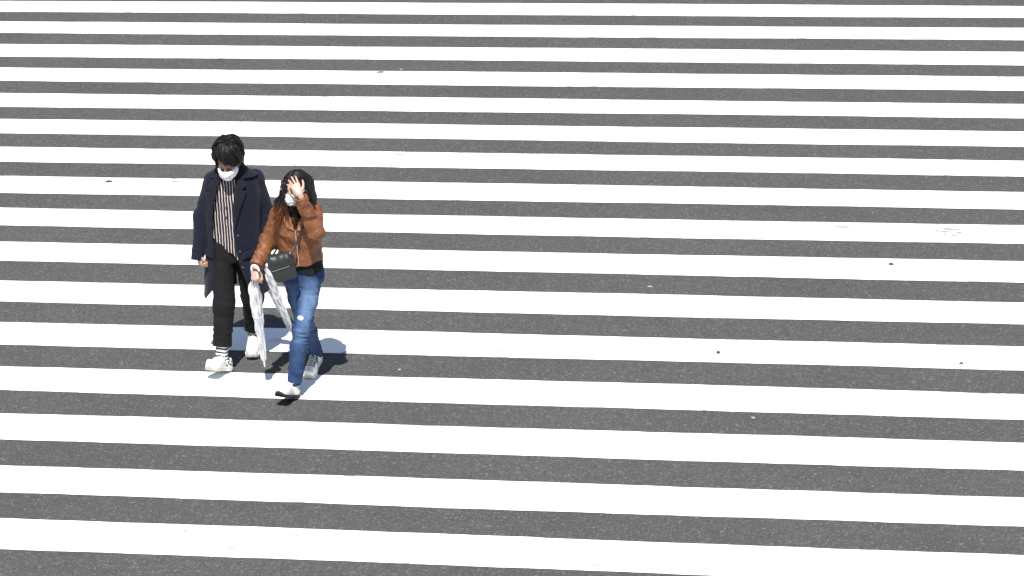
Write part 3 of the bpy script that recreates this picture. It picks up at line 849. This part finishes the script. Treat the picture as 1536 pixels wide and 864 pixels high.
        for an, kn, hm in ((anL, knL, hemL), (anR, knR, hemR)):
            u = unit(kn - hm)
            d = np.maximum(d, -cone(P, hm + 0.02 * u, hm - 0.04 * u, 0.036, 0.038))
        return d
    def jcol(P):
        base = np.array([0.013, 0.033, 0.088]); fade = np.array([0.115, 0.190, 0.330])
        c = np.tile(base, (len(P), 1))
        def seg(a, b):
            ba = b - a; t = np.clip((P - a) @ ba / (ba @ ba), 0, 1)
            return t, P - (a + t[:, None] * ba)
        for a, b, g in ((hpL, knL, 1.0), (hpR, knR, 1.0)):
            t, off = seg(a, b)
            r = np.sqrt((off ** 2).sum(1)) + 1e-6
            fr = np.clip((-off[:, 1] + 0.30 * off[:, 0]) / r, 0, 1) ** 2.2
            k = np.clip(1.15 - np.abs(t - 0.62) * 1.9, 0, 1) * fr * (r < 0.12) * g * (0.6 + 0.8 * vnoise(P * V3(60, 60, 12)))
            k = np.clip(k, 0, 1)
            c = c * (1 - k[:, None]) + fade * k[:, None]
        for kn, an in ((knL, anL), (knR, anR)):
            t, off = seg(kn, an)
            r = np.sqrt((off ** 2).sum(1)) + 1e-6
            fr = np.clip(-off[:, 1] / r, 0, 1) ** 1.5
            k = 0.30 * np.clip(1.0 - t * 1.3, 0, 1) * fr * (r < 0.08) * (t > 0)
            whisk = np.clip(vnoise(P * V3(14, 14, 70)) * 2 - 1.0, 0, 1) * (r < 0.08) * (t > 0) * np.exp(-((t - 0.15) / 0.2) ** 2)
            k = np.clip(k + 0.35 * whisk, 0, 1)
            c = c * (1 - k[:, None]) + fade * k[:, None]
        m = near((P - tear) * V3(1, 0.6, 1.7), (0, 0, 0), 0.026) * (0.45 + 1.1 * vnoise(P * V3(110, 60, 300))) > 0.45
        c[m] = (0.52, 0.54, 0.58)
        return c
    field('jeans', jeans, (-0.18, -0.34, 0.06), (0.30, 0.36, 0.94), 0.0042, M['denim'], root, jcol)

    # ---- short brown jacket
    jr = [(0.86, 0.058, 0.008, 0.154, 0.120), (0.95, 0.054, 0.004, 0.152, 0.118), (1.05, 0.051, -0.002, 0.149, 0.118), (1.17, 0.056, -0.008, 0.148, 0.126), (1.27, 0.050, 0.0, 0.158, 0.112), (1.315, 0.050, 0.0, 0.118, 0.092), (1.345, 0.050, 0.0, 0.080, 0.078)]
    def jo(P, g=0.0): return stack(P, [(z, a, b, w - g, d - g) for z, a, b, w, d in jr], rot, 2.25)
    cuR = wrR + 0.0 * (wrR - elR); cuL = wrL
    neck = [(0.085, 1.40), (0.062, 1.30), (0.030, 1.215), (0.020, 1.215), (-0.005, 1.29), (-0.012, 1.40)]
    JB = np.array([0.158, 0.056, 0.020])
    def jacket(P):
        am = 0.010 + 0.014 * near(P, (0.0, -0.1, 1.02), 0.16) + 0.012 * near(P, (0.16, -0.05, 1.2), 0.12)
        o = jo(P) - am * fold(P, (0.6, 0, 1), 13, 5, 8.2) - 0.012 * (vnoise(P * V3(9, 9, 6)) - 0.5) - 0.005 * fold(P, (0.8, 0, 1), 40, 14, 1.2)
        o = np.maximum(o, -jo(P, 0.016))
        op = np.maximum(poly2(P[:, 0], P[:, 2], neck), P[:, 1] + 0.0)
        o = smax(o, -op, 0.005)
        hem = 0.925 + 0.16 * (P[:, 0] - 0.0) * np.clip(-P[:, 1] / 0.05, 0, 1) + 0.006 * np.sin(P[:, 0] * 50)
        o = smax(o, hem - P[:, 2], 0.006)
        sl = None
        for sh, el, cu, sd, rr in ((shR, elR, cuR, 2.2, (0.066, 0.058, 0.044)), (shL, elL, cuL, 4.9, (0.066, 0.052, 0.039))):
            a = chain(P, [sh, el, cu], rr, 0.03)
            amp = 0.012 + 0.022 * near(P, el, 0.10)
            a = a - amp * fold(P, unit(cu - el) + V3(0.3, 0.1, 0.2), 24, 8, sd) - 0.010 * (vnoise(P * 22 + sd) - 0.5) - 0.006 * fold(P, unit(cu - el) + V3(-0.4, 0.3, 0.3), 52, 17, sd + 3)
            u = unit(cu - el)
            a = np.maximum(a, (P - cu) @ u)
            a = np.maximum(a, -cone(P, cu - 0.02 * u, cu + 0.04 * u, 0.029, 0.031))
            sl = a if sl is None else smin(sl, a, 0.01)
        inn = jo(P, 0.016)
        return smin(o, np.maximum(sl, -inn), 0.02)
    def jc(P):
        c = np.tile(JB, (len(P), 1))
        k = 0.72 + 0.34 * vnoise(P * 26) + 0.22 * vnoise(P * 70)
        return c * k[:, None]
    jk = field('jacket', jacket, (-0.36, -0.36, 0.86), (0.34, 0.20, 1.53), 0.0042, M['suede'], root, jc)
    def plate(poly, off, th):
        def f(P):
            d = np.abs(jo(P) - off) - th
            d = smax(d, poly2(P[:, 0], P[:, 2], poly), 0.004)
            return np.maximum(d, P[:, 1])
        return f
    for pl in ([(-0.010, 1.335), (0.006, 1.27), (0.022, 1.205), (-0.030, 1.225), (-0.058, 1.285), (-0.040, 1.32)],
               [(0.085, 1.335), (0.062, 1.28), (0.032, 1.205), (0.080, 1.215), (0.112, 1.27), (0.105, 1.32)]):
        field('lapel', plate(pl, 0.013, 0.006), (-0.12, -0.20, 1.15), (0.18, 0.02, 1.36), 0.004, M['suede'], jk, tuple(JB * V3(1.5, 1.7, 2.0)))
    field('zip', plate([(0.020, 1.205), (0.030, 1.205), (0.038, 0.945), (0.028, 0.945)], 0.008, 0.005), (-0.02, -0.20, 0.92), (0.08, 0.02, 1.22), 0.003, M['steel'], jk, (0.3, 0.3, 0.3))
    for cu, el, rr in ((cuR, elR, 0.049), (cuL, elL, 0.0435)):
        u = unit(cu - el)
        f = lambda P, cu=cu, u=u, rr=rr: np.maximum(np.abs(cone(P, cu - 0.05 * u, cu + 0.02 * u, rr, rr - 0.003)) - 0.005, np.abs((P - cu) @ u + 0.016) - 0.015)
        field('cuff', f, cu - 0.09, cu + 0.09, 0.0035, M['suede'], jk, tuple(JB))

    # ---- shoes
    def wp(q, c):
        c[(q[:, 1] < 0.05) & (q[:, 2] > 0.06)] = (0.02, 0.02, 0.022)
        return c
    shoe('shoe', root, (-0.050, -0.222, 0.000), (-0.178, -0.420, 0.090), 0.262, 0.100, 0.0, None, (0.74, 0.72, 0.64), M['black_rubber'], M['lace'], wp, sole_h=0.022)
    def wg(q, c):
        c = wp(q, c)
        c[(np.abs(q[:, 0]) < 0.034) & (q[:, 1] > 0.08) & (q[:, 1] < 0.175) & (q[:, 2] > 0.035)] = (0.16, 0.17, 0.18)
        return c
    shoe('shoe', root, (0.142, 0.305, 0.034), (0.052, 0.080, 0.004), 0.25, 0.096, 0.28, None, (0.74, 0.72, 0.64), M['white_rubber'], M['lace'], wg, sole_h=0.022)
    def ankf(an, kn):
        ax = unit(kn - an)
        return lambda P: np.maximum(cone(P, an - 0.03 * ax, an + 0.07 * ax, 0.035, 0.036), (P - an) @ ax - 0.05)
    for an, kn in ((anL, knL), (anR, knR)):
        field('sock', ankf(an, kn), an - 0.1, an + 0.12, 0.0035, M['cotton'], root, (0.55, 0.55, 0.53))

    mask(root, hc, HF, HK, -0.004, -0.104, (0.60, 0.60, 0.59))

    # ---- long hair: black at the crown, brown where it falls over the shoulders
    toW = lambda q: hc + (np.asarray(q, float) * HK) @ HF
    def cap(P):
        q = (P - hc) @ HF.T / HK
        d = ell(q, (0, -0.020, 0.034), (0.096, 0.116, 0.098))
        d = smin(d, ell(q, (0, -0.055, -0.040), (0.092, 0.070, 0.11)), 0.04)
        face = np.maximum(np.abs(q[:, 0] - 0.005) - 0.054 - 0.0 * q[:, 2], q[:, 2] - 0.070 + 0.4 * np.abs(q[:, 0]))
        face = np.maximum(face, 0.01 - q[:, 1])
        d = smax(d, -face, 0.012)
        d = d * HK
        # curtain behind the neck and down both sides of the face
        back = cone(P, hc + V3(0.03, 0.07, 0.0), (0.07, 0.085, 1.24), 0.075, 0.07)
        d = smin(d, back, 0.05)
        d = smin(d, chain(P, [hc + V3(0.085, 0.02, 0.02), V3(0.142, 0.0, 1.40), V3(0.150, -0.02, 1.31)], [0.045, 0.046, 0.030], 0.03), 0.03)
        d = smin(d, chain(P, [hc + V3(-0.05, -0.02, 0.01), V3(-0.062, -0.055, 1.385), V3(-0.088, -0.085, 1.305)], [0.030, 0.044, 0.028], 0.03), 0.03)
        a = np.arctan2(q[:, 0], q[:, 1])
        rd = np.stack([a * 16, P[:, 2] * 7, P[:, 1] * 10], 1)
        return d - 0.010 * (vnoise(rd) - 0.5) - 0.006 * (vnoise(rd * V3(2.5, 1, 1)) - 0.5)
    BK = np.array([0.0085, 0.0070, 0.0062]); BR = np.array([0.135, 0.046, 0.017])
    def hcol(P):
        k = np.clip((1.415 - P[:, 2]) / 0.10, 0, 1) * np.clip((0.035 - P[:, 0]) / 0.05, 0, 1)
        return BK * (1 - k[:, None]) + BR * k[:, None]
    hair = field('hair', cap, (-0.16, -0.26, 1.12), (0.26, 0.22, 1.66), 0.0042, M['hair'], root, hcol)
    mb = MB(); L = []
    r = np.random.default_rng(8)
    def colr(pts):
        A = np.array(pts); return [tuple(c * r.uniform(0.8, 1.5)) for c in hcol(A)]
    # crown: strands combed from the parting down each side
    for i in range(240):
        sx = -1 if i % 2 else 1
        y0 = r.uniform(-0.10, 0.075); m = 8; pts = []
        w = r.uniform(0.5, 1.0)
        for j in range(m):
            s = j / (m - 1); ang = 0.05 + s * (1.75 * w)
            yy = y0 - 0.06 * s
            sc = math.sqrt(max(0.05, 1 - ((yy + 0.02) / 0.118) ** 2))
            q = V3(sx * 0.098 * sc * math.sin(ang) * (1 + r.normal(0, 0.012)), yy, 0.034 + 0.100 * sc * math.cos(ang) - (0.03 * max(0, ang - 1.5)))
            pts.append(toW(q))
        L.append((pts, r.uniform(0.005, 0.009), colr(pts)))
    # lengths: fall over the shoulders and the chest
    for i in range(210):
        k = r.uniform()
        m = 9
        if k < 0.48:     # on her right, curling forward over the collar
            a = hc + V3(-0.055 + r.normal(0, 0.016), -0.02 + r.normal(0, 0.025), r.uniform(-0.02, 0.05))
            b = V3(-0.075 + r.normal(0, 0.026), -0.070 + r.normal(0, 0.02), 1.37)
            c = V3(-0.092 + r.normal(0, 0.034), -0.110 + r.normal(0, 0.018), r.uniform(1.24, 1.32))
        elif k < 0.80:   # on her left, straight down behind the raised arm
            a = hc + V3(0.085 + r.normal(0, 0.014), 0.01 + r.normal(0, 0.03), r.uniform(-0.02, 0.05))
            b = V3(0.140 + r.normal(0, 0.020), -0.02 + r.normal(0, 0.03), 1.39)
            c = V3(0.145 + r.normal(0, 0.03), -0.05 + r.normal(0, 0.03), r.uniform(1.25, 1.33))
        else:            # in front of the throat
            a = hc + V3(r.uniform(-0.02, 0.06), -0.01 + r.normal(0, 0.01), -0.06)
            b = V3(0.030 + r.normal(0, 0.028), -0.085 + r.normal(0, 0.012), 1.35)
            c = V3(0.025 + r.normal(0, 0.026), -0.125 + r.normal(0, 0.012), r.uniform(1.20, 1.26))
        pts = []
        for j in range(m):
            s = j / (m - 1)
            p = (1 - s) ** 2 * a + 2 * s * (1 - s) * b + s * s * c
            p = p + V3(math.sin(s * 7 + i) * 0.006, math.cos(s * 6 + i * 2) * 0.005, 0) * s
            pts.append(p)
        L.append((pts, r.uniform(0.005, 0.010), colr(pts)))
    # strands blown across the turned-away cheek
    for i in range(46):
        a = toW((0.035 + r.normal(0, 0.018), 0.070 + r.normal(0, 0.01), 0.085))
        b = toW((0.050 + r.normal(0, 0.012), 0.140 + r.normal(0, 0.008), 0.0))
        c = toW((0.032 + r.normal(0, 0.016), 0.150 + r.normal(0, 0.008), -0.135 + r.normal(0, 0.03)))
        pts = [(1 - t) ** 2 * a + 2 * t * (1 - t) * b + t * t * c for t in np.linspace(0, 1, 9)]
        L.append((pts, r.uniform(0.003, 0.006), colr(pts)))
    hair_locks(mb, L, None)
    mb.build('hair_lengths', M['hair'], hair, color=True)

# ------------------------------------------------------------------ things they carry
def build_umbrella(top, tip, hook_dir, label, parent_loc, rz, twist):
    """a rolled clear umbrella: top is the crook's neck, tip the ferrule's end"""
    root = empty('umbrella', parent_loc, rz)
    tag(root, label, 'umbrella', 'folded clear umbrellas carried by the couple')
    top = np.asarray(top, float); tip = np.asarray(tip, float)
    Ax = unit(tip - top); Ln = np.linalg.norm(tip - top)
    s = unit(np.cross(Ax, (0, 1, 0))); t = np.cross(Ax, s)
    mb = MB(); mb.tube([top + Ax * 0.02, tip - Ax * 0.03], 0.005, 8); mb.build('shaft', M['steel'], root)
    mb = MB(); mb.tube([tip - Ax * 0.055, tip - Ax * 0.03, tip], [0.008, 0.007, 0.0045], 8); mb.build('ferrule', M['white_plastic'], root)
    # crook handle
    hd = unit(np.asarray(hook_dir, float) - Ax * (np.asarray(hook_dir, float) @ Ax)); pts = [top + Ax * 0.10, top]
    for a in np.linspace(0.25, math.pi + 0.35, 10):
        pts.append(top + hd * 0.030 * (1 - math.cos(a)) - Ax * 0.030 * math.sin(a))
    mb = MB(); mb.tube(pts, 0.0088, 10); mb.build('handle', M['white_plastic'], root)
    # rolled canopy: eight pleats wrapped round the shaft, loose points at the open end
    NT, NL = 96, 60
    L0, L1 = 0.105, Ln - 0.045
    V = []; F = []
    for i in range(NL + 1):
        u = i / NL
        rad = np.interp(u, [0, 0.05, 0.16, 0.45, 0.8, 0.97, 1.0], [0.020, 0.035, 0.040, 0.035, 0.028, 0.018, 0.008])
        for k in range(NT):
            w = 2 * math.pi * k / NT
            ph = 8 * (w + twist * u) 
            pleat = (0.5 + 0.5 * math.sin(ph)) ** 0.7
            rr = rad * (0.70 + 0.34 * pleat + 0.10 * math.sin(2 * w + 7 * u) + 0.07 * math.sin(3 * w - 23 * u) + 0.05 * math.sin(5 * w + 41 * u))
            jag = (0.050 * (0.5 + 0.5 * math.cos(ph)) * max(0, 1 - u * 6)) if u < 0.17 else 0
            lon = L0 + (L1 - L0) * u + jag
            V.append(top + Ax * lon + rr * (math.cos(w) * s + math.sin(w) * t))
    for i in range(NL):
        for k in range(NT):
            k2 = (k + 1) % NT
            F.append([i * NT + k, i * NT + k2, (i + 1) * NT + k2, (i + 1) * NT + k])
    F.append([NL * NT + k for k in range(NT)])
    ca = mesh_obj('canopy', V, F, M['vinyl'], root)
    mb = MB()
    ring = top + Ax * (L0 + (L1 - L0) * 0.42)
    mb.tube([ring + 0.0385 * (math.cos(a) * s + math.sin(a) * t) + Ax * 0.004 * math.sin(a) for a in np.linspace(0, 2 * math.pi, 28)], 0.0040, 6, flat=0.35, up=s)
    mb.build('strap', M['vinyl'], ca)
    return root

def build_bag(root_loc, rz):
    root = empty('handbag', root_loc, rz)
    tag(root, 'small black leather shoulder bag slung across the woman at her hip', 'handbag')
    c = V3(-0.082, -0.185, 0.968)
    sx = unit((0.97, -0.16, 0.20)); fz = unit(V3(-0.17, -0.10, 1)); fz = unit(fz - sx * (fz @ sx)); fy = np.cross(fz, sx)
    Fm = np.stack([sx, fy, fz])
    def box(P, cx, hx, r):
        q = np.abs((P - c) @ Fm.T - cx) - (np.asarray(hx) - r)
        return np.sqrt((np.maximum(q, 0) ** 2).sum(1)) + np.minimum(q.max(1), 0) - r
    def bodyf(P):
        d = box(P, (0, 0, -0.005), (0.084, 0.041, 0.098), 0.037)
        return d - 0.009 * (vnoise(P * 24) - 0.5) - 0.007 * fold(P, (1, 0, 0.4), 20, 8, 2)
    lo, hi = c - 0.17, c + 0.17
    field('bag_body', bodyf, lo, hi, 0.004, M['black_leather'], root)
    def flap(P):
        q = (P - c) @ Fm.T
        d = np.abs(bodyf(P) - 0.005) - 0.004
        low = 0.015 + 0.12 * q[:, 0]
        return np.maximum(d, np.maximum(low - q[:, 2], q[:, 1] - 0.030 + 0.0 * q[:, 0]))
    field('flap', flap, lo, hi, 0.0032, M['black_leather'], root)
    mb = MB()
    pts = []
    for x in np.linspace(-0.078, 0.060, 14):
        ys = np.linspace(-0.09, 0.0, 120)
        z = 0.008 + 0.12 * x
        Q = c + np.stack([np.full(120, x), ys, np.full(120, z)], 1) @ Fm
        dd = bodyf(Q); y = ys[np.where(dd < 0)[0].min()] if (dd < 0).any() else -0.04
        pts.append(c + V3(x, y - 0.002, z) @ Fm)
    mb.tube(pts, 0.0036, 6); mb.build('zip', M['steel'], root)
    # strap: both ends at the bag, over her left shoulder
    mb = MB()
    fr = [c + V3(0.076, -0.012, 0.080) @ Fm, (0.028, -0.158, 1.12), (0.058, -0.158, 1.20), (0.098, -0.135, 1.27), (0.128, -0.085, 1.325), (0.140, -0.02, 1.345), (0.130, 0.06, 1.315), (0.085, 0.118, 1.24),
          (0.010, 0.138, 1.14), (-0.07, 0.105, 1.06), (-0.112, 0.02, 1.03), (-0.135, -0.09, 1.035), c + V3(-0.076, 0.01, 0.080) @ Fm]
    # smooth the polyline
    P = np.array([np.asarray(p, float) for p in fr])
    for _ in range(3):
        Q = [P[0]]
        for a, b in zip(P[:-1], P[1:]): Q += [0.75 * a + 0.25 * b, 0.25 * a + 0.75 * b]
        Q.append(P[-1]); P = np.array(Q)
    mb.tube(list(P), 0.0075, 6, flat=0.45, up=(0, -1, 0)); mb.build('strap', M['black_leather'], root)
    for x in (-0.076, 0.076):
        mb = MB()
        q = c + V3(x, -0.006, 0.084) @ Fm
        mb.tube([q + 0.011 * (math.cos(a) * sx + math.sin(a) * fz) for a in np.linspace(0, 2 * math.pi, 14)], 0.0025, 6)
        mb.build('ring', M['steel'], root)
    return root

MAN = V3(-5.48048, 19.21511, 0.0); WOM = V3(-4.89787, 18.76719, 0.0)
man = empty('person', tuple(MAN), TH)
tag(man, 'man in a long navy coat and striped shirt, white face mask, looking down', 'person')
build_man(man)
wom = empty('person', tuple(WOM), TH)
tag(wom, 'woman in a short brown jacket and blue jeans shading her forehead with one hand', 'person')
build_woman(wom)
build_umbrella((-0.296, -0.128, 0.955), (-0.250, 0.060, 0.140), (0.6, -0.5, 0.2), 'folded clear umbrella in the lowered hand of the woman in the brown jacket', tuple(WOM), TH, 0.5)
build_umbrella((0.198, -0.075, 0.815), (0.425, 0.200, 0.085), (-0.6, -0.6, 0.2), 'folded clear umbrella carried by the man, slanting behind the blue jeans', tuple(MAN), TH, -0.4)
build_bag(tuple(WOM), TH)

# ------------------------------------------------------------------ small things lying on the road
def scrap(name, x, y, sx, sy, h, mat, label, cat, z0):
    mb = MB(); n = 11
    ring = [1 + random.uniform(-0.25, 0.25) for _ in range(n)]
    V = []
    for lv, (k, z) in enumerate(((1.0, 0.0), (0.95, 0.55), (0.55, 1.0))):
        for i in range(n):
            a = 2 * math.pi * i / n
            V.append((math.cos(a) * sx * ring[i] * k, math.sin(a) * sy * ring[i] * k, h * z * (1 + random.uniform(-0.15, 0.15) * (lv > 0))))
    F = [[lv * n + i, lv * n + (i + 1) % n, (lv + 1) * n + (i + 1) % n, (lv + 1) * n + i] for lv in (0, 1) for i in range(n)]
    F.append([2 * n + i for i in range(n)]); F.append([i for i in range(n)][::-1])
    o = mesh_obj(name, V, F, mat); o.location = (x, y, z0)
    tag(o, label, cat)
SCRAPS = []
for a in ((-7.733, 23.404, 0.030, 0.026, 0.012, 'flat dark pebble alone on the white stripe left of the man in the navy coat'),
          (-0.823, 21.621, 0.018, 0.020, 0.014, 'small round dark pebble near the far edge of a white stripe, on the right'),
          (-1.989, 19.602, 0.014, 0.020, 0.016, 'angular dark pebble in the middle of a white stripe, level with the shoes'),
          (-0.241, 19.519, 0.016, 0.018, 0.008, 'pale worn dark pebble at the near edge of a stripe, furthest right of the pebbles'),
          (-6.048, 27.049, 0.034, 0.020, 0.008, 'long thin dark pebble at the top edge of a white stripe far behind the couple')):
    SCRAPS.append(('pebble', *a[:5], M['dark_stone'], a[5], 'pebble', 0.004))
for a in ((-2.652, 20.995, 0.0225, 0.0105, 0.0075, 'long white paper scrap on dark asphalt right of the woman'),
          (-4.252, 19.115, 0.0150, 0.0135, 0.0060, 'small white paper scrap on the asphalt just right of the walking couple'),
          (-5.863, 27.166, 0.0165, 0.0150, 0.0075, 'small pale paper scrap beside the long thin pebble far behind the couple'),
          (-1.630, 18.399, 0.0180, 0.0120, 0.0060, 'white paper scrap on the asphalt, nearest to the bottom of the photo')):
    SCRAPS.append(('paper_scrap', *a[:5], M['paper'], a[5], 'scrap of paper', 0.001))
for a in SCRAPS: scrap(*a)

# ------------------------------------------------------------------ sky, sun, camera
w = bpy.data.worlds.new('World'); SC.world = w; w.use_nodes = True
nt = w.node_tree; bg = nt.nodes['Background']
sky = nt.nodes.new('ShaderNodeTexSky'); sky.sky_type = 'NISHITA'; sky.sun_disc = False
sky.sun_elevation = SUN_EL
# light travels away from the camera; in world terms, heading measured from +Y
head = -TH + SUN_AZ            # clockwise from +Y of the light's travel
tx, ty = math.sin(head), math.cos(head)
sky.sun_rotation = math.atan2(-tx, -ty)
nt.links.new(sky.outputs[0], bg.inputs[0]); bg.inputs[1].default_value = 0.068
sl = bpy.data.lights.new('sun', 'SUN'); sl.energy = 4.2; sl.angle = R(0.5); sl.color = (1.0, 0.965, 0.91)
so = bpy.data.objects.new('sun', sl); COL.objects.link(so)
dirv = Vector((tx * math.cos(SUN_EL), ty * math.cos(SUN_EL), -math.sin(SUN_EL)))
so.rotation_euler = dirv.to_track_quat('-Z', 'Y').to_euler(); so.location = (0, 0, 30)

cd = bpy.data.cameras.new('camera'); cam = bpy.data.objects.new('camera', cd); COL.objects.link(cam)
cd.sensor_fit = 'HORIZONTAL'; cd.sensor_width = 36.0; cd.lens = FOCAL / 1536 * 36.0
cd.clip_start = 0.1; cd.clip_end = 2000
Fw = Vector((math.sin(YAW) * math.cos(PITCH), math.cos(YAW) * math.cos(PITCH), -math.sin(PITCH)))
Rt = Vector((math.cos(YAW), -math.sin(YAW), 0)); Up = Rt.cross(Fw)
R2 = math.cos(ROLL) * Rt + math.sin(ROLL) * Up; U2 = -math.sin(ROLL) * Rt + math.cos(ROLL) * Up
mx = Matrix((R2, U2, -Fw)).transposed().to_4x4(); mx.translation = (0, 0, CAM_H)
cam.matrix_world = mx
SC.camera = cam

vs = SC.view_settings
vs.view_transform = 'Standard'; vs.look = 'None'; vs.gamma = 1.0; vs.use_curve_mapping = False
vs.exposure = 0.95
SC.render.engine = 'CYCLES'
SC.cycles.use_denoising = True
